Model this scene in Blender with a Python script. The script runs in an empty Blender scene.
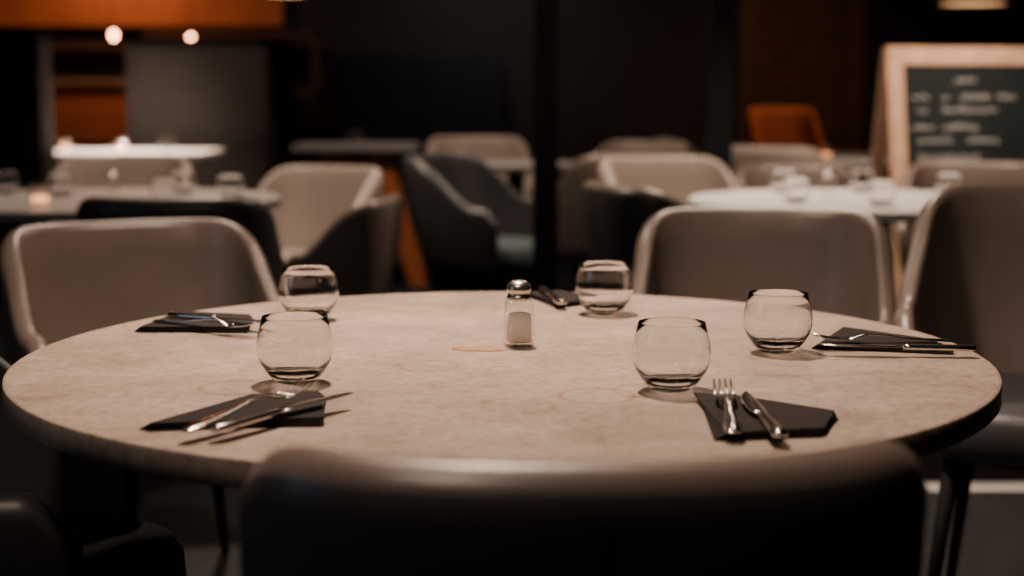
import bpy, bmesh, math, random
from mathutils import Vector, Matrix
random.seed(4)
S=bpy.context.scene
C=S.collection

# ---------------- materials ----------------
def mat(name,col,rough=.5,metal=0,noise=0,nscale=20,emis=None,estr=0,bump=0,spec=None,coat=0,sheen=0):
    m=bpy.data.materials.new(name); m.use_nodes=True
    nt=m.node_tree; b=nt.nodes['Principled BSDF']
    b.inputs['Base Color'].default_value=(*col,1); b.inputs['Roughness'].default_value=rough
    b.inputs['Metallic'].default_value=metal
    if spec is not None: b.inputs['Specular IOR Level'].default_value=spec
    if coat: b.inputs['Coat Weight'].default_value=coat
    if sheen: b.inputs['Sheen Weight'].default_value=sheen
    if emis: b.inputs['Emission Color'].default_value=(*emis,1); b.inputs['Emission Strength'].default_value=estr
    if noise or bump:
        tc=nt.nodes.new('ShaderNodeTexCoord'); n=nt.nodes.new('ShaderNodeTexNoise')
        n.inputs['Scale'].default_value=nscale; n.inputs['Detail'].default_value=8; n.inputs['Roughness'].default_value=.65
        nt.links.new(tc.outputs['Object'],n.inputs['Vector'])
        if noise:
            r=nt.nodes.new('ShaderNodeValToRGB')
            r.color_ramp.elements[0].position=.3; r.color_ramp.elements[1].position=.7
            r.color_ramp.elements[0].color=(*[c*(1-noise) for c in col],1)
            r.color_ramp.elements[1].color=(*[min(1,c*(1+noise)) for c in col],1)
            nt.links.new(n.outputs['Fac'],r.inputs['Fac']); nt.links.new(r.outputs['Color'],b.inputs['Base Color'])
        if bump:
            bp=nt.nodes.new('ShaderNodeBump'); bp.inputs['Strength'].default_value=bump; bp.inputs['Distance'].default_value=.002
            nt.links.new(n.outputs['Fac'],bp.inputs['Height']); nt.links.new(bp.outputs['Normal'],b.inputs['Normal'])
    return m

def stone_mat():
    m=bpy.data.materials.new('table_stone'); m.use_nodes=True
    nt=m.node_tree; L=nt.links; b=nt.nodes['Principled BSDF']
    tc=nt.nodes.new('ShaderNodeTexCoord')
    def noise(sc,det,ro,dist=0):
        n=nt.nodes.new('ShaderNodeTexNoise'); n.inputs['Scale'].default_value=sc; n.inputs['Detail'].default_value=det
        n.inputs['Roughness'].default_value=ro; n.inputs['Distortion'].default_value=dist
        L.new(tc.outputs['Object'],n.inputs['Vector']); return n
    def ramp(src,p0,c0,p1,c1):
        r=nt.nodes.new('ShaderNodeValToRGB'); r.color_ramp.elements[0].position=p0; r.color_ramp.elements[1].position=p1
        r.color_ramp.elements[0].color=(*c0,1); r.color_ramp.elements[1].color=(*c1,1); L.new(src,r.inputs['Fac']); return r.outputs['Color']
    def mul(a,b_,f=1):
        mx=nt.nodes.new('ShaderNodeMix'); mx.data_type='RGBA'; mx.blend_type='MULTIPLY'; mx.inputs[0].default_value=f
        L.new(a,mx.inputs[6]); L.new(b_,mx.inputs[7]); return mx.outputs[2]
    n1=noise(4.5,12,.72,.6); n2=noise(80,8,.7); n3=noise(26,10,.8,1.5)
    c=ramp(n1.outputs['Fac'],.36,(.225,.172,.138),.64,(.37,.295,.245))
    c=mul(c,ramp(n2.outputs['Fac'],.38,(.66,.63,.60),.55,(1,1,1)),.8)
    c=mul(c,ramp(n3.outputs['Fac'],.34,(.62,.59,.57),.48,(1,1,1)),.6)
    # glass ring marks
    for (x,y,rad,k) in ((.115,-.30,.045,1),(.18,-.27,.042,.8),(-.33,-.25,.045,1),(-.10,-.10,.04,.6),(.02,-.36,.043,.6),(.33,-.33,.045,.6)):
        v=nt.nodes.new('ShaderNodeVectorMath'); v.operation='DISTANCE'; L.new(tc.outputs['Object'],v.inputs[0]); v.inputs[1].default_value=(x,y,.75)
        a=nt.nodes.new('ShaderNodeMath'); a.operation='SUBTRACT'; L.new(v.outputs['Value'],a.inputs[0]); a.inputs[1].default_value=rad
        ab=nt.nodes.new('ShaderNodeMath'); ab.operation='ABSOLUTE'; L.new(a.outputs[0],ab.inputs[0])
        c=mul(c,ramp(ab.outputs[0],.0015,(.62,.44,.32),.005,(1,1,1)),.7*k)
    L.new(c,b.inputs['Base Color'])
    mr=nt.nodes.new('ShaderNodeMapRange'); mr.inputs[3].default_value=.26; mr.inputs[4].default_value=.50
    L.new(n3.outputs['Fac'],mr.inputs[0]); L.new(mr.outputs[0],b.inputs['Roughness'])
    return m

def thin_glass():
    m=bpy.data.materials.new('thin_glass'); m.use_nodes=True; nt=m.node_tree; nt.nodes.clear()
    o=nt.nodes.new('ShaderNodeOutputMaterial'); t=nt.nodes.new('ShaderNodeBsdfTransparent'); g=nt.nodes.new('ShaderNodeBsdfGlossy')
    lw=nt.nodes.new('ShaderNodeLayerWeight'); lw.inputs['Blend'].default_value=.5
    pw=nt.nodes.new('ShaderNodeMath'); pw.operation='POWER'; pw.inputs[1].default_value=3.5; nt.links.new(lw.outputs['Facing'],pw.inputs[0])
    ma=nt.nodes.new('ShaderNodeMath'); ma.operation='MULTIPLY_ADD'; ma.inputs[1].default_value=.8; ma.inputs[2].default_value=.06; nt.links.new(pw.outputs[0],ma.inputs[0])
    t.inputs[0].default_value=(.97,.97,.965,1); g.inputs['Roughness'].default_value=.02
    mx=nt.nodes.new('ShaderNodeMixShader')
    nt.links.new(ma.outputs[0],mx.inputs[0]); nt.links.new(t.outputs[0],mx.inputs[1]); nt.links.new(g.outputs[0],mx.inputs[2])
    nt.links.new(mx.outputs[0],o.inputs[0]); return m
def real_glass():
    m=bpy.data.materials.new('solid_glass'); m.use_nodes=True; b=m.node_tree.nodes['Principled BSDF']
    b.inputs['Transmission Weight'].default_value=1; b.inputs['Roughness'].default_value=.0; b.inputs['IOR'].default_value=1.48
    b.inputs['Base Color'].default_value=(.99,.99,.985,1); return m

M=dict(
 stone=stone_mat(),
 leather=mat('taupe_leather',(.152,.120,.104),.34,noise=.1,nscale=8,bump=.3),
 leather_dk=mat('charcoal_leather',(.036,.036,.040),.42,noise=.1,nscale=8,bump=.2),
 leather_lt=mat('beige_leather',(.31,.26,.23),.45,noise=.08,nscale=8,bump=.2),
 seat_teal=mat('slate_fabric',(.028,.045,.053),.8,noise=.15,nscale=60),
 black=mat('black_metal',(.006,.007,.008),.7,spec=.12,noise=.1),
 pillar=mat('dark_pillar',(.004,.009,.013),.4,noise=.1),
 woodleg=mat('pale_wood_leg',(.35,.22,.14),.5,noise=.15),
 steel=mat('polished_steel',(.66,.63,.60),.16,metal=1),
 napkin=mat('dark_napkin',(.018,.0145,.014),.9,noise=.2,nscale=200,bump=.3,spec=.12),
 glass=thin_glass(), solid=real_glass(),
 salt=mat('salt',(.74,.69,.65),.9,noise=.12,nscale=300),
 cap=mat('shaker_cap',(.62,.57,.54),.28,metal=1),
 white=mat('white_tabletop',(.68,.66,.64),.4,noise=.06),
 grey=mat('grey_tabletop',(.27,.255,.25),.35,noise=.1),
 rust=mat('rust_paint',(.42,.12,.04),.5,noise=.2),
 orange=mat('terracotta_paint',(.55,.17,.06),.7,noise=.15,nscale=3),
 booth=mat('booth_upholstery',(.026,.020,.018),.7,noise=.15,nscale=10),
 wall=mat('dark_wall',(.024,.018,.016),.8,noise=.2,nscale=2),
 floor=mat('floor_dark',(.007,.010,.013),.55,noise=.3,nscale=4,spec=.25),
 ceil=mat('ceiling_dark',(.01,.01,.012),.9,noise=.1),
 navy=mat('navy_cabinet',(.016,.018,.021),.5,noise=.1),
 wood=mat('frame_wood',(.46,.29,.19),.5,noise=.2,nscale=12),
 slat=mat('slat_wood',(.12,.055,.03),.6,noise=.3,nscale=6),
 board=mat('chalkboard_slate',(.004,.008,.008),.6,noise=.3,nscale=5,spec=.3),
 chalk=mat('chalk',(.6,.6,.58),.9,noise=.1),
 bulb=mat('bulb_glow',(1,.6,.3),.5,emis=(1,.42,.2),estr=32),
 lampglow=mat('lamp_glow',(1,.7,.4),.5,emis=(1,.5,.22),estr=2.5),
 shade=mat('lamp_shade',(.05,.03,.02),.4,metal=.6),
 candle=mat('candle_glow',(1,.5,.2),.5,emis=(1,.4,.15),estr=2.2),
 smear=mat('tan_smear',(.26,.125,.065),.9,noise=.2,nscale=90),
 metalstrip=mat('brushed_strip',(.75,.74,.73),.5,noise=.05),
)

# ---------------- helpers ----------------
def empty(name,loc=(0,0,0),rz=0,scale=1):
    e=bpy.data.objects.new(name,None); e.location=loc; e.rotation_euler=(0,0,rz)
    e.scale=scale if isinstance(scale,tuple) else (scale,)*3
    e.empty_display_size=.1; C.objects.link(e); return e
def obj(name,me,parent=None,loc=(0,0,0),rot=(0,0,0)):
    o=bpy.data.objects.new(name,me); C.objects.link(o); o.location=loc; o.rotation_euler=rot
    if parent: o.parent=parent
    return o
def mesh(name,vs,fs,m,smooth=True):
    me=bpy.data.meshes.new(name); me.from_pydata([tuple(v) for v in vs],[],fs); me.materials.append(m)
    bm=bmesh.new(); bm.from_mesh(me); bmesh.ops.recalc_face_normals(bm,faces=bm.faces); bm.to_mesh(me); bm.free()
    for p in me.polygons: p.use_smooth=smooth
    return me
def box_me(name,lo,hi,m,bev=.004):
    bm=bmesh.new(); bmesh.ops.create_cube(bm,size=1)
    for v in bm.verts:
        for i in range(3): v.co[i]=lo[i]+(v.co[i]+.5)*(hi[i]-lo[i])
    if bev: bmesh.ops.bevel(bm,geom=bm.edges[:],offset=bev,segments=2,affect='EDGES')
    me=bpy.data.meshes.new(name); bm.to_mesh(me); bm.free(); me.materials.append(m); return me
def lathe(name,prof,m,n=48,smooth=True):
    vs=[];fs=[];k=len(prof)
    for i in range(n):
        a=2*math.pi*i/n
        for r,z in prof: vs.append((r*math.cos(a),r*math.sin(a),z))
    for i in range(n):
        j=(i+1)%n
        for q in range(k-1): fs.append((i*k+q,j*k+q,j*k+q+1,i*k+q+1))
    me=bpy.data.meshes.new(name); me.from_pydata(vs,[],fs)
    bm=bmesh.new(); bm.from_mesh(me); bmesh.ops.remove_doubles(bm,verts=bm.verts,dist=1e-6)
    bmesh.ops.recalc_face_normals(bm,faces=bm.faces); bm.to_mesh(me); bm.free()
    me.materials.append(m)
    for p in me.polygons: p.use_smooth=smooth
    return me
def tube(name,p0,p1,r0,r1,m,n=12):
    p0=Vector(p0);p1=Vector(p1);d=(p1-p0).normalized(); a=d.orthogonal().normalized(); b=d.cross(a)
    vs=[];fs=[]
    for p,r in((p0,r0),(p1,r1)):
        for i in range(n):
            t=2*math.pi*i/n; vs.append(p+a*r*math.cos(t)+b*r*math.sin(t))
    for i in range(n): fs.append((i,(i+1)%n,n+(i+1)%n,n+i))
    fs.append(tuple(range(n))); fs.append(tuple(range(2*n-1,n-1,-1)))
    return mesh(name,vs,fs,m)

# ---------------- tub dining chair ----------------
def sup(a,b,phi,n=3.0):
    s,c=math.sin(phi),math.cos(phi)
    return (a*math.copysign(abs(s)**(2/n),s), -b*math.copysign(abs(c)**(2/n),c))
def upath(a,b,phimax,N):
    pts=[Vector(sup(a,b,-phimax+2*phimax*i/800)) for i in range(801)]
    L=[0]
    for i in range(1,801): L.append(L[-1]+(pts[i]-pts[i-1]).length)
    out=[];j=0
    for i in range(N+1):
        t=L[-1]*i/N
        while j<799 and L[j+1]<t: j+=1
        f=(t-L[j])/(L[j+1]-L[j]+1e-12); out.append(pts[j].lerp(pts[j+1],min(1,f)))
    return out
def sm(a,b,x):
    x=max(0,min(1,(x-a)/(b-a))); return x*x*(3-2*x)
def shell_mesh(m,inner_m=None):
    N=72; P=upath(.235,.235,math.radians(118),N); vs=[];fs=[]
    k=None
    for i,p in enumerate(P):
        t=(P[min(N,i+1)]-P[max(0,i-1)]).normalized(); nrm=Vector((t.y,-t.x))
        if nrm.dot(p)<0: nrm=-nrm
        s=abs(2*i/N-1)
        zt=.84-.21*sm(.30,.86,s)-.05*sm(.9,1,s)
        zb=.37
        back=1-sm(.25,.62,s)
        lean=.08+.15*back; th=.019+.011*back
        row=[]
        def P3(n,z):
            zz=(z-zb); o=lean*zz+ .04*math.sin(min(1,zz/.45)*math.pi)*.5
            return (p.x+nrm.x*(n+o),p.y+nrm.y*(n+o),z)
        for q in range(9): row.append(P3(th,zb+(zt-th-zb)*q/8))
        for q in range(1,9):
            a=math.pi*q/8; row.append(P3(th*math.cos(a),zt-th+th*math.sin(a)+.020*(1-math.cos(a))/2))
        for q in range(1,9): row.append(P3(-th-.006*math.sin(math.pi*q/8),zt-th+.020-(zt-th+.020-zb)*q/8))
        k=len(row); vs+=row
    for i in range(N):
        for q in range(k):
            r=(q+1)%k; fs.append((i*k+q,i*k+r,(i+1)*k+r,(i+1)*k+q))
    fs.append(tuple(range(k))); fs.append(tuple(range(N*k,N*k+k)))
    me=mesh('chair_shell',vs,fs,m)
    if inner_m:
        me.materials.append(inner_m)
        for p in me.polygons:
            if p.index<N*k and 10<=p.index%k<24: p.material_index=1
    return me
def seat_mesh(m):
    n=64; rings=[(.55,.375),(.94,.375),(.99,.39),(1,.42),(.99,.455),(.93,.475),(.7,.485),(.35,.488)]
    vs=[];fs=[]
    for r,z in rings:
        for i in range(n):
            x,y=sup(.222*r,.232*r,2*math.pi*i/n,3.4); vs.append((x,y+.01,z))
    for j in range(len(rings)-1):
        for i in range(n): fs.append((j*n+i,j*n+(i+1)%n,(j+1)*n+(i+1)%n,(j+1)*n+i))
    fs.append(tuple(range(n))); fs.append(tuple(range((len(rings)-1)*n,len(rings)*n)))
    return mesh('chair_seat',vs,fs,m)
def seam_mesh(m):
    vs=[];fs=[];pts=[]
    for q in range(15):
        z=.37+.445*q/14; zz=z-.37; o=.23*zz+.02*math.sin(min(1,zz/.45)*math.pi)
        pts.append((-(.235+.030+o),z))
    for y,z in pts:
        for dx,dy in((-.003,.002),(0,-.0022),(.003,.002)): vs.append((dx,y+dy,z))
    for i in range(14):
        for a in range(3): b=(a+1)%3; fs.append((i*3+a,i*3+b,i*3+3+b,i*3+3+a))
    return mesh('chair_seam',vs,fs,m)
SH={};ST={}
for k_ in('leather','leather_dk','leather_lt'):
    SH[k_]=shell_mesh(M[k_]); ST[k_]=seat_mesh(M[k_])
SH['shaded_back']=shell_mesh(M['leather_dk'],M['leather']); ST['shaded_back']=ST['leather']  # shading in the colour: charcoal for the unlit outer back, taupe for the lit rim
ST['seat_teal']=seat_mesh(M['seat_teal'])
SEAM=seam_mesh(M['black'])
LEG={}
for nm in('black','woodleg'):
    LEG[nm]=[tube('chair_leg',(sx*.16,sy*.16,.385),(sx*.2,sy*.205,0),.017,.010,M[nm]) for sx in(-1,1) for sy in(-1,1)]
def chair(x,y,rz,k='leather',sc=1,seat=None,leg='black',name='dining_chair'):
    e=empty(name,(x,y,0),rz,sc)
    obj('shell',SH[k],e); obj('seat',ST[seat or k],e); obj('seam',SEAM,e)
    for i,l in enumerate(LEG[leg]): obj('leg_%d'%(i+1),l,e)
    return e
def face(x,y,tx,ty): return math.atan2(ty-y,tx-x)-math.pi/2

# ---------------- main table ----------------
TX,TY,TR=-.0125,2.072,.668
def round_table(x,y,R,topm,h=.75,th=.032,name='round_dining_table',n=128):
    e=empty(name,(x,y,0))
    b=.004
    obj('top',lathe('tabletop',[(0,h),(R-b,h),(R-.001,h-.001),(R,h-b),(R,h-th+b),(R-b,h-th),(0,h-th)],topm,n,False),e)
    for p in e.children[0].data.polygons: p.use_smooth=abs(p.normal.z)<.9
    obj('column',lathe('column',[(0,.0),(.05,.02),(.045,.06),(.045,h-th-.02),(.12,h-th-.008),(.12,h-th),(0,h-th)],M['black'],32),e)
    obj('base',lathe('base',[(0,0),(.30,0),(.30,.012),(.27,.02),(.05,.035),(0,.035)],M['black'],48),e)
    return e
round_table(TX,TY,TR,M['stone'],n=192)

# ---------------- glasses ----------------
outer=[(.0,.0),(.021,.0),(.027,.003),(.0365,.014),(.0440,.026),(.0478,.038),(.0484,.048),(.0470,.060),(.0440,.072),(.0412,.084)]
inner=[(.0404,.084),(.0430,.072),(.0459,.060),(.0472,.048),(.0466,.038),(.0425,.026),(.034,.017),(.018,.0125),(0,.012)]
G_full=lathe('tumbler_body',outer+[(.0408,.0846)]+inner,M['solid'],72)
G_wall=lathe('tumbler_wall',outer,M['glass'],40)
def tumbler(x,y,z=.75,name='glass_tumbler',full=False):
    e=empty(name,(x,y,z+.0004)); obj('body',G_full if full else G_wall,e); return e
for x,y in((-.273,1.855),(.1956,1.806),(.3742,2.079),(.1525,2.449),(-.3274,2.383)): tumbler(x,y,full=True)

# ---------------- salt shaker ----------------
def rsq(name,rings,m,n=32,p=5):
    vs=[];fs=[]
    for r,z in rings:
        for i in range(n):
            x,y=sup(r,r,2*math.pi*i/n,p); vs.append((x,y,z))
    for j in range(len(rings)-1):
        for i in range(n): fs.append((j*n+i,j*n+(i+1)%n,(j+1)*n+(i+1)%n,(j+1)*n+i))
    fs.append(tuple(range(n))); fs.append(tuple(range((len(rings)-1)*n,len(rings)*n)))
    return mesh(name,vs,fs,m)
e=empty('salt_shaker',(.0101,2.132,.7503),.12)
obj('body',rsq('shaker_body',[(.018,0),(.0215,.002),(.0215,.01),(.0205,.045),(.0195,.062),(.0165,.070)],M['glass']),e)
obj('salt_fill',rsq('salt_fill',[(.015,.006),(.0175,.008),(.0168,.040),(.0162,.047),(.010,.0485)],M['salt']),e)
obj('cap',lathe('cap',[(0,.096),(.008,.0955),(.013,.093),(.0168,.088),(.0175,.083),(.0175,.081),(.0165,.0795),(.0165,.074),(.0178,.073),(.0178,.068),(.0165,.067),(0,.067)],M['cap'],40),e)
for i in range(6):
    a=i*math.pi/3; obj('hole_%d'%i,lathe('cap_hole',[(0,.0005),(.001,.0005),(.001,-.001),(0,-.001)],M['black'],8),e,(.006*math.cos(a),.006*math.sin(a),.0955))
# flat tan smear patch on the tabletop
vs=[(0,0,0)];n=40
for i in range(n):
    a=2*math.pi*i/n; rr=1+random.uniform(-.25,.25); vs.append((.038*rr*math.cos(a),.020*rr*math.sin(a),0))
obj('tan_smear',mesh('tan_smear',vs,[(0,1+i,1+(i+1)%n) for i in range(n)],M['smear']),None,(-.046,2.105,.7508),(0,0,-.05))

# ---------------- cutlery ----------------
def ribbon(vs,fs,st,th):
    """st: list of (x,y,z,halfwidth)"""
    b=len(vs)
    for x,y,z,w in st:
        vs+= [(x,y-w,z),(x,y-w*.6,z+th),(x,y+w*.6,z+th),(x,y+w,z),(x,y+w*.6,z-th*.3),(x,y-w*.6,z-th*.3)]
    for i in range(len(st)-1):
        for q in range(6): r=(q+1)%6; fs.append((b+i*6+q,b+i*6+r,b+i*6+6+r,b+i*6+6+q))
    fs.append(tuple(b+q for q in range(6))); l=b+(len(st)-1)*6; fs.append(tuple(l+q for q in range(6)))
vs=[];fs=[]
ribbon(vs,fs,[(0,0,.001,.006),(.006,0,.001,.0098),(.03,0,.002,.0092),(.07,0,.004,.0062),(.10,0,.008,.0040),(.12,0,.009,.0040),(.132,0,.006,.008),(.143,0,.003,.0118),(.153,0,.002,.0126)],.0022)
for j in range(4):
    y=-.0101+j*.00673
    ribbon(vs,fs,[(.152,y,.002,.0026),(.168,y,.002,.0023),(.185,y*.97,.004,.0019),(.200,y*.94,.008,.0011)],.0018)
FORK=mesh('fork',vs,fs,M['steel'])
vs=[];fs=[]
ribbon(vs,fs,[(0,0,.001,.006),(.006,0,.001,.0098),(.03,0,.001,.0092),(.07,0,.001,.0075),(.09,0,.001,.006),(.098,0,.001,.0055)],.0055)
ribbon(vs,fs,[(.096,0,.003,.0055),(.11,.001,.003,.0095),(.15,.001,.003,.0105),(.19,-.001,.003,.008),(.208,-.004,.003,.0045),(.215,-.006,.003,.001)],.0012)
KNIFE=mesh('knife',vs,fs,M['steel'])
def lay(name,me,h,t,zh,zt,L):
    h=Vector((*h,zh)); d=Vector((*t,zt))-h; l=d.length
    o=obj(name,me,None,h); o.rotation_euler=(0,-math.asin(d.z/l),math.atan2(d.y,d.x)); return o
Z=.7605
lay('table_fork',FORK,(-.3425,1.52),(-.229,1.70),.762,.775,.2)
lay('table_knife',KNIFE,(-.311,1.525),(-.190,1.70),.762,.765,.2)
lay('table_fork',FORK,(.231,1.52),(.246,1.72),Z,.772,.2)
lay('table_knife',KNIFE,(.276,1.50),(.268,1.715),Z+.001,.763,.2)
lay('table_fork',FORK,(-.556,2.302),(-.385,2.206),Z,.764,.2)
lay('table_knife',KNIFE,(-.546,2.357),(-.375,2.255),Z,.764,.2)
lay('table_knife',KNIFE,(.640,2.035),(.428,2.050),Z,.762,.2)
lay('table_fork',FORK,(.628,2.105),(.436,2.10),Z,.764,.2)
lay('table_knife',KNIFE,(.085,2.49),(.05,2.70),Z,.762,.2)

def napkin(pts):
    cx=sum(p[0] for p in pts)/len(pts); cy=sum(p[1] for p in pts)/len(pts)
    vs=[];fs=[];n=len(pts)
    for l in range(4):
        z0=.7504+l*.0024; z1=z0+.0019; b=len(vs); s=1-.012*l; a=.03*(l-1.5)
        for z in(z0,z1):
            for (x,y) in pts:
                dx,dy=(x-cx)*s,(y-cy)*s
                vs.append((cx+dx*math.cos(a)-dy*math.sin(a),cy+dx*math.sin(a)+dy*math.cos(a),z))
        fs.append(tuple(b+i for i in range(n))); fs.append(tuple(b+n+i for i in range(n)))
        for i in range(n): j=(i+1)%n; fs.append((b+i,b+j,b+n+j,b+n+i))
    me=mesh('napkin',vs,fs,M['napkin'],False); obj('folded_napkin',me)
napkin([(-.3996,1.579),(-.205,1.603),(-.225,1.757),(-.305,1.74)])
napkin([(.2185,1.75),(.262,1.74),(.365,1.64),(.33,1.55),(.217,1.53)])
napkin([(-.575,2.255),(-.40,2.25),(-.418,2.385),(-.542,2.43)])
napkin([(.43,2.10),(.62,2.06),(.60,2.15),(.51,2.26)])
napkin([(.025,2.66),(.09,2.69),(.15,2.57),(.08,2.515)])

# ---------------- chairs around table ----------------
chair(.050,1.365,.045,'shaded_back',(.955,.97,1.0))
chair(-.79,3.27,face(-.80,3.27,-.25,2.2),'leather',(1.02,1,.955),'seat_teal')
chair(.565,3.36,face(.575,3.36,.36,2.2),'leather',(1.02,1,.98),'seat_teal')
chair(1.10,2.98,face(1.10,2.98,.55,1.7),'leather',1.07,'leather_dk')
chair(-.70,1.98,-math.pi/2+.1,'leather_dk',1,'seat_teal','woodleg')

# ---------------- background tables/chairs ----------------
LT=(-1.45,5.25)
round_table(*LT,.63,M['grey'])
chair(-.98,4.50,.02,'leather_dk',.97)  # charcoal here puts the shade on the turned back into the colour
chair(-1.66,6.3,face(-1.66,6.3,-1.5,5),'leather_lt')
chair(-.88,6.15,face(-.86,6.15,-1.5,5.3)+.2,'leather_lt',.95)
chair(-.66,5.35,face(-.63,5.35,-1.5,5.5),'leather',(.80,.70,.88))
chair(-2.3,4.6,face(-2.3,4.6,-1.5,5.2),'leather_dk')
chair(-1.95,3.7,.6,'leather_dk',1,'seat_teal')

RT=(1.22,5.2)
round_table(*RT,.6,M['white'])
chair(.60,4.92,face(.62,4.92,1.2,5.1),'shaded_back',.97)
chair(.70,6.1,face(.70,6.1,1.0,5.2),'leather_lt')
chair(.42,7.0,face(.42,7.0,0,7.7),'leather')
chair(1.27,6.55,face(1.27,6.55,1.25,5.2),'leather',.93)
chair(1.84,5.98,face(1.84,5.98,1.5,5.1),'leather',.98)
round_table(.02,8.0,.35,M['grey'])
chair(-.09,6.5,-math.pi/2-.45,'leather_dk',1,'seat_teal')
chair(-.18,8.6,face(-.22,8.6,0,7.0),'leather_lt',1.02)
chair(.62,8.3,face(.62,8.3,0,7.5),'leather_lt')
round_table(2.0,8.9,.6,M['white'])
chair(1.48,7.95,face(1.48,7.95,2,8.6),'leather_lt')
chair(1.22,9.0,face(1.22,9.0,2,8.9),'leather_lt')
chair(2.9,8.4,face(2.9,8.4,2,8.9),'leather')
chair(1.95,10.6,math.pi+.1,'leather_dk',(.86,.9,1.2))
oc=max((o for o in bpy.data.objects if o.name.startswith('dining_chair')),key=lambda o:o.location.y)
OS=SH['leather_dk'].copy(); OS.materials.clear(); OS.materials.append(M['orange'])
for ch in oc.children:
    if ch.name.startswith('shell'): ch.data=OS

def rect_table(name,x0,x1,y0,y1,h,topm,legm):
    e=empty(name,((x0+x1)/2,(y0+y1)/2,0)); w=(x1-x0)/2; d=(y1-y0)/2
    obj('top',box_me('top',(-w,-d,h-.035),(w,d,h),topm),e)
    obj('column',box_me('column',(-.04,-.04,.02),(.04,.04,h-.035),legm),e)
    obj('base',box_me('base',(-.22,-.22,0),(.22,.22,.02),legm),e)
    return e
rect_table('rectangular_table',-2.78,-1.78,8.5,9.3,.78,M['white'],M['black'])
e=empty('trestle_table',(-.91,8.9,0))
obj('top',box_me('top',(-.36,-.3,.79),(.36,.3,.825),M['grey']),e)
for i,(xa,xb,y) in enumerate(((.12,.36,-.22),(.12,.36,.22),(-.12,-.3,-.22),(-.12,-.3,.22))):
    vs=[(xa-.06,y-.03,.79),(xa+.08,y-.03,.79),(xa+.08,y+.03,.79),(xa-.06,y+.03,.79),(xb-.04,y-.03,0),(xb+.06,y-.03,0),(xb+.06,y+.03,0),(xb-.04,y+.03,0)]
    obj('leg_%d'%(i+1),mesh('trestle_leg',vs,[(0,1,2,3),(4,5,6,7),(0,1,5,4),(1,2,6,5),(2,3,7,6),(3,0,4,7)],M['rust'],False),e)
obj('cross_rail',box_me('rail',(-.12,-.2,.6),(.16,.2,.74),M['rust']),e)

# small items on background tables
def candle(x,y,z):
    e=empty('candle_holder',(x,y,z+.0005))
    obj('cup',lathe('cup',[(0,0),(.028,0),(.033,.01),(.035,.07),(.033,.07),(.031,.012),(0,.01)],M['glass'],24),e)
    obj('wax',lathe('wax',[(0,.0112),(.028,.0112),(.028,.03),(0,.03)],M['candle'],24),e)
for x,y in((-1.75,4.95),(-1.60,5.3),(-1.15,4.95),(-1.2,5.45),(-.98,5.2),(-1.85,5.45)): tumbler(x,y,full=True)
candle(-1.55,4.9,.75); candle(1.45,4.95,.75)
for x,y in((.95,5.0),(1.2,4.85),(1.55,5.3),(1.3,5.55),(1.0,5.5)): tumbler(x,y,full=True)
for x,y in((-2.65,8.9),(-2.3,8.85),): candle(x,y,.78)
tumbler(-2.05,8.9,.78); tumbler(-.92,8.85,.825)
candle(1.8,8.6,.75); candle(2.3,8.7,.75)
def shaker2(x,y,z):
    e=empty('pepper_shaker',(x,y,z+.0005))
    obj('body',lathe('b',[(0,0),(.02,0),(.022,.06),(.018,.07),(0,.07)],M['glass'],20),e)
    obj('cap',lathe('c',[(0,.07),(.018,.07),(.018,.09),(.01,.1),(0,.1)],M['cap'],20),e)
shaker2(-1.35,5.05,.75); shaker2(1.1,5.2,.75)

# ---------------- partitions, pillars ----------------
def booth(name,lo,hi):
    e=empty(name,((lo[0]+hi[0])/2,(lo[1]+hi[1])/2,0)); cx,cy=e.location[0],e.location[1]
    w=(hi[0]-lo[0])/2; d=(hi[1]-lo[1])/2
    obj('panel',box_me('panel',(-w,-d,.06),(w,d,hi[2]),M['booth'],.03),e)
    obj('plinth',box_me('plinth',(-w+.03,-d+.03,0),(w-.03,d-.03,.07),M['black'],.005),e)
    obj('cap_rail',box_me('cap',(-w,-d,hi[2]-.001),(w,d,hi[2]+.015),M['black'],.005),e)
booth('booth_partition',(-2.47,9.6,0),(-1.54,10.8,1.45))
booth('booth_partition',(-4.2,8.0,0),(-2.52,8.3,1.45))
def pillar(x,y,w):
    e=empty('square_column',(x,y,0))
    obj('shaft',box_me('shaft',(-w/2,-w/2,.0),(w/2,w/2,3.1),M['pillar'],.006),e)
    obj('foot',box_me('foot',(-w/2-.02,-w/2-.02,0),(w/2+.02,w/2+.02,.05),M['pillar'],.004),e)
pillar(.125,5.6,.092); pillar(1.02,7.4,.118)

# ---------------- chalkboard sign ----------------
e=empty('chalkboard_sign',(2.13,7.0,0),.22)
th=math.radians(9)
fr=empty('front_leaf',(0,-.22,0)); fr.parent=e; fr.rotation_euler=(-th,0,0)
W=.44;Ht=1.345
obj('stile_1',box_me('st',(-W,-.015,0),(-W+.08,.015,Ht),M['wood']),fr)
obj('stile_2',box_me('st',(W-.08,-.015,0),(W,.015,Ht),M['wood']),fr)
obj('rail_1',box_me('ra',(-W+.08,-.014,Ht-.085),(W-.08,.014,Ht),M['wood']),fr)
obj('rail_2',box_me('ra',(-W+.08,-.014,.22),(W-.08,.014,.29),M['wood']),fr)
obj('slate',box_me('sl',(-W+.08,-.006,.29),(W-.08,.006,Ht-.085),M['board'],0),fr)
bk=empty('rear_leaf',(0,.22,0)); bk.parent=e; bk.rotation_euler=(th,0,0)
obj('stile_3',box_me('st',(-W,-.015,0),(-W+.07,.015,Ht-.01),M['wood']),bk)
obj('stile_4',box_me('st',(W-.07,-.015,0),(W,.015,Ht-.01),M['wood']),bk)
obj('rail_3',box_me('ra',(-W+.07,-.014,Ht-.1),(W-.07,.014,Ht-.03),M['wood']),bk)
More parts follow.
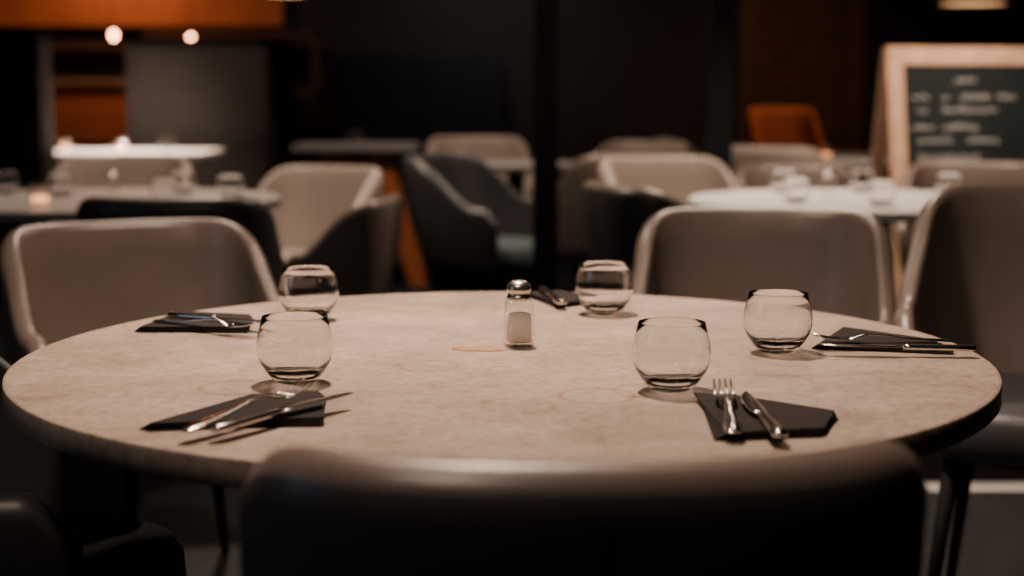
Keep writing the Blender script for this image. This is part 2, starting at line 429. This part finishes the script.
obj('rail_4',box_me('ra',(-W+.07,-.014,.22),(W-.07,.014,.29),M['wood']),bk)
cu=bpy.data.curves.new('handwriting','CURVE'); cu.dimensions='3D'; cu.bevel_depth=.002; cu.materials.append(M['chalk'])
for (z,segs) in ((1.19,[(-.1,.0)]),(1.11,[(-.33,-.24),(-.17,-.14),(-.08,.07),(.11,.2)]),(1.05,[(-.3,-.25),(-.17,.1)]),(.97,[(-.33,-.22),(-.17,.0)]),(.91,[(-.3,-.13),(-.05,.1)]),(.83,[(-.3,.0)]),(.72,[(-.25,.1)]),(.64,[(-.3,.2)])):
    for a,b in segs:
        n=int((b-a)/.010)+2; sp=cu.splines.new('POLY'); sp.points.add(n-1)
        for i in range(n):
            x=a+(b-a)*i/(n-1); hh=random.choice((.006,.009,.02))*(1 if i%2 else -.5)
            sp.points[i].co=(x,-.009,z+hh,1)
obj('handwriting',cu,fr)

# ---------------- pendants, bulbs ----------------
def pendant(x,y,z,r,mat_g='lampglow'):
    e=empty('pendant_lamp',(x,y,z))
    obj('shade',lathe('shade',[(r,0),(r*.97,.05),(r*.8,.11),(r*.4,.16),(.03,.18),(.03,.172),(r*.38,.152),(r*.77,.103),(r*.94,.045),(r*.97,0),(r,0)],M['shade'],40),e)
    obj('diffuser',lathe('diff',[(0,.012),(r*.93,.012),(r*.93,.02),(0,.02)],M[mat_g],40),e)
    obj('cord',tube('cord',(0,0,.17),(0,0,3.1-z),.005,.005,M['black']),e)
pendant(2.40,7.9,1.575,.21); pendant(-1.35,9.0,1.69,.16)
def hanging_bulb(x,y,z):
    e=empty('hanging_bulb',(x,y,z))
    obj('bulb',lathe('bulb',[(0,-.024),(.014,-.02),(.022,-.007),(.022,.006),(.016,.025),(.012,.045),(0,.046)],M['bulb'],20),e)
    obj('socket',lathe('sock',[(0,.04),(.014,.04),(.014,.09),(0,.09)],M['black'],12),e)
    obj('cord',tube('cord',(0,0,.085),(0,0,3.1-z),.003,.003,M['black']),e)
hanging_bulb(-3.0,11.4,1.55); hanging_bulb(-2.42,11.4,1.52)

# ---------------- room ----------------
def plane(name,lo,hi,m): return obj(name,box_me(name,lo,hi,m,0))
X0,X1,Y0,Y1,H=-4.6,5.2,-1.6,12.6,3.1
plane('floor',(X0,Y0,-.1),(X1,Y1,0),M['floor'])
plane('ceiling',(X0,Y0,H),(X1,Y1,H+.1),M['ceil'])
plane('wall_back',(X0-.1,Y1,0),(X1+.1,Y1+.1,H),M['wall'])
plane('wall_left',(X0-.1,Y0,0),(X0,Y1,H),M['wall'])
plane('wall_right',(X1,Y0,0),(X1+.1,Y1,H),M['wall'])
plane('wall_front',(X0-.1,Y0-.1,0),(X1+.1,Y0,H),M['wall'])
# terracotta wall panels
plane('trim_1',(-4.6,12.54,1.68),(-1.9,12.6,2.6),M['orange'])
plane('trim_2',(-4.6,12.54,.72),(-3.0,12.6,1.2),M['orange'])
plane('trim_3',(-4.6,12.50,1.2),(-2.9,12.6,1.24),M['wood'])
plane('trim_4',(-4.6,12.50,1.49),(-1.5,12.6,1.52),M['slat'])
plane('trim_5',(1.16,4.10,0),(3.4,4.20,.004),M['metalstrip'])
e=empty('wall_frame',(-2.35,12.45,0))
for i,(a,b) in enumerate((((-.72,0,1.1),(.75,.04,1.15)),((-.72,0,1.58),(.75,.04,1.63)),((.70,0,1.1),(.75,.04,1.63)),((-.72,0,1.1),(-.67,.04,1.63)))):
    obj('bar_%d'%i,box_me('bar',(a[0],a[1],a[2]),(b[0],b[1],b[2]),M['slat'],.003),e)
e=empty('storage_cabinet',(-.72,12.2,0))
obj('body',box_me('body',(-.66,-.3,.05),(.66,.3,1.43),M['navy'],.01),e)
obj('door_left',box_me('dl',(-.64,-.32,.08),(-.01,-.3,1.4),M['navy'],.006),e)
obj('door_right',box_me('dr',(.01,-.32,.08),(.64,-.3,1.4),M['navy'],.006),e)
obj('plinth',box_me('pl',(-.6,-.28,0),(.6,.28,.05),M['black'],0),e)
e=empty('slatted_wood_screen',(2.4,12.4,0))
for i in range(20): obj('slat_%d'%i,box_me('slat',(-.55,0,.55+i*.085),(.5,.03,.60+i*.085),M['slat'],.003),e)
for i in range(2): obj('post_%d'%i,box_me('post',(-.5+i*.9,.03,0),(-.44+i*.9,.07,2.3),M['slat'],.003),e)

# ---------------- lights ----------------
def area(name,loc,size,power,col,tgt=None,spread=180):
    l=bpy.data.lights.new(name,'AREA'); l.energy=power; l.size=size; l.shape='DISK'; l.color=col; l.spread=math.radians(spread)
    o=bpy.data.objects.new(name,l); o.location=loc; C.objects.link(o)
    d=(Vector(tgt) if tgt else Vector((loc[0],loc[1],0)))-Vector(loc); o.rotation_euler=d.to_track_quat('-Z','Y').to_euler(); return o
warm=(1,.75,.57)
area('table_downlight',(-.15,2.75,2.95),.22,44,warm,(-.12,2.4,.75),85)
area('front_fill',(-.5,.6,2.95),.3,9,warm,(0,1.8,.75),110)  # added overhead fill, no visible fixture, brightens the front table edge
area('left_downlight',(-1.1,5.7,2.95),.25,34,warm,(-1.1,5.4,.7),110)
area('right_downlight',(1.0,5.9,2.95),.25,46,warm,(1.0,5.5,.7),110)
area('rear_fill',(-.3,7.7,2.95),.3,28,warm,None,110)  # unseen lamp, placed to brighten the trestle legs
area('rear_left_downlight',(-2.3,8.9,2.95),.2,34,warm,None,50)
area('chalkboard_spot',(2.1,5.9,2.9),.2,15,warm,(2.1,7,.9),60)
area('wall_wash',(-3.2,11.9,2.9),.3,13,(1,.5,.28),(-3.2,12.6,1.3),140)
area('slat_wash',(2.4,10.6,2.9),.3,9,(1,.5,.28),(2.1,11.2,1.0),110)
area('cabinet_wash',(-.2,11.0,2.9),.3,6,(1,.9,.85),(-.2,12.4,1.2),120)
area('cool_fill',(-3.9,1.0,2.0),1.4,5,(.5,.78,1),(0,2.5,.6))  # added cool fill from the side, no opening modelled
w=bpy.data.worlds.new('world'); S.world=w; w.use_nodes=True
w.node_tree.nodes['Background'].inputs[0].default_value=(.35,.45,.6,1); w.node_tree.nodes['Background'].inputs[1].default_value=.05

# ---------------- camera ----------------
cam=bpy.data.cameras.new('camera'); co=bpy.data.objects.new('camera',cam); C.objects.link(co); S.camera=co
co.location=(0,0,1.11); co.rotation_euler=(math.radians(90-7.36),0,0)
cam.sensor_width=36; cam.lens=52.5; cam.clip_start=.05
cam.dof.use_dof=True; cam.dof.focus_distance=1.98; cam.dof.aperture_fstop=2.5
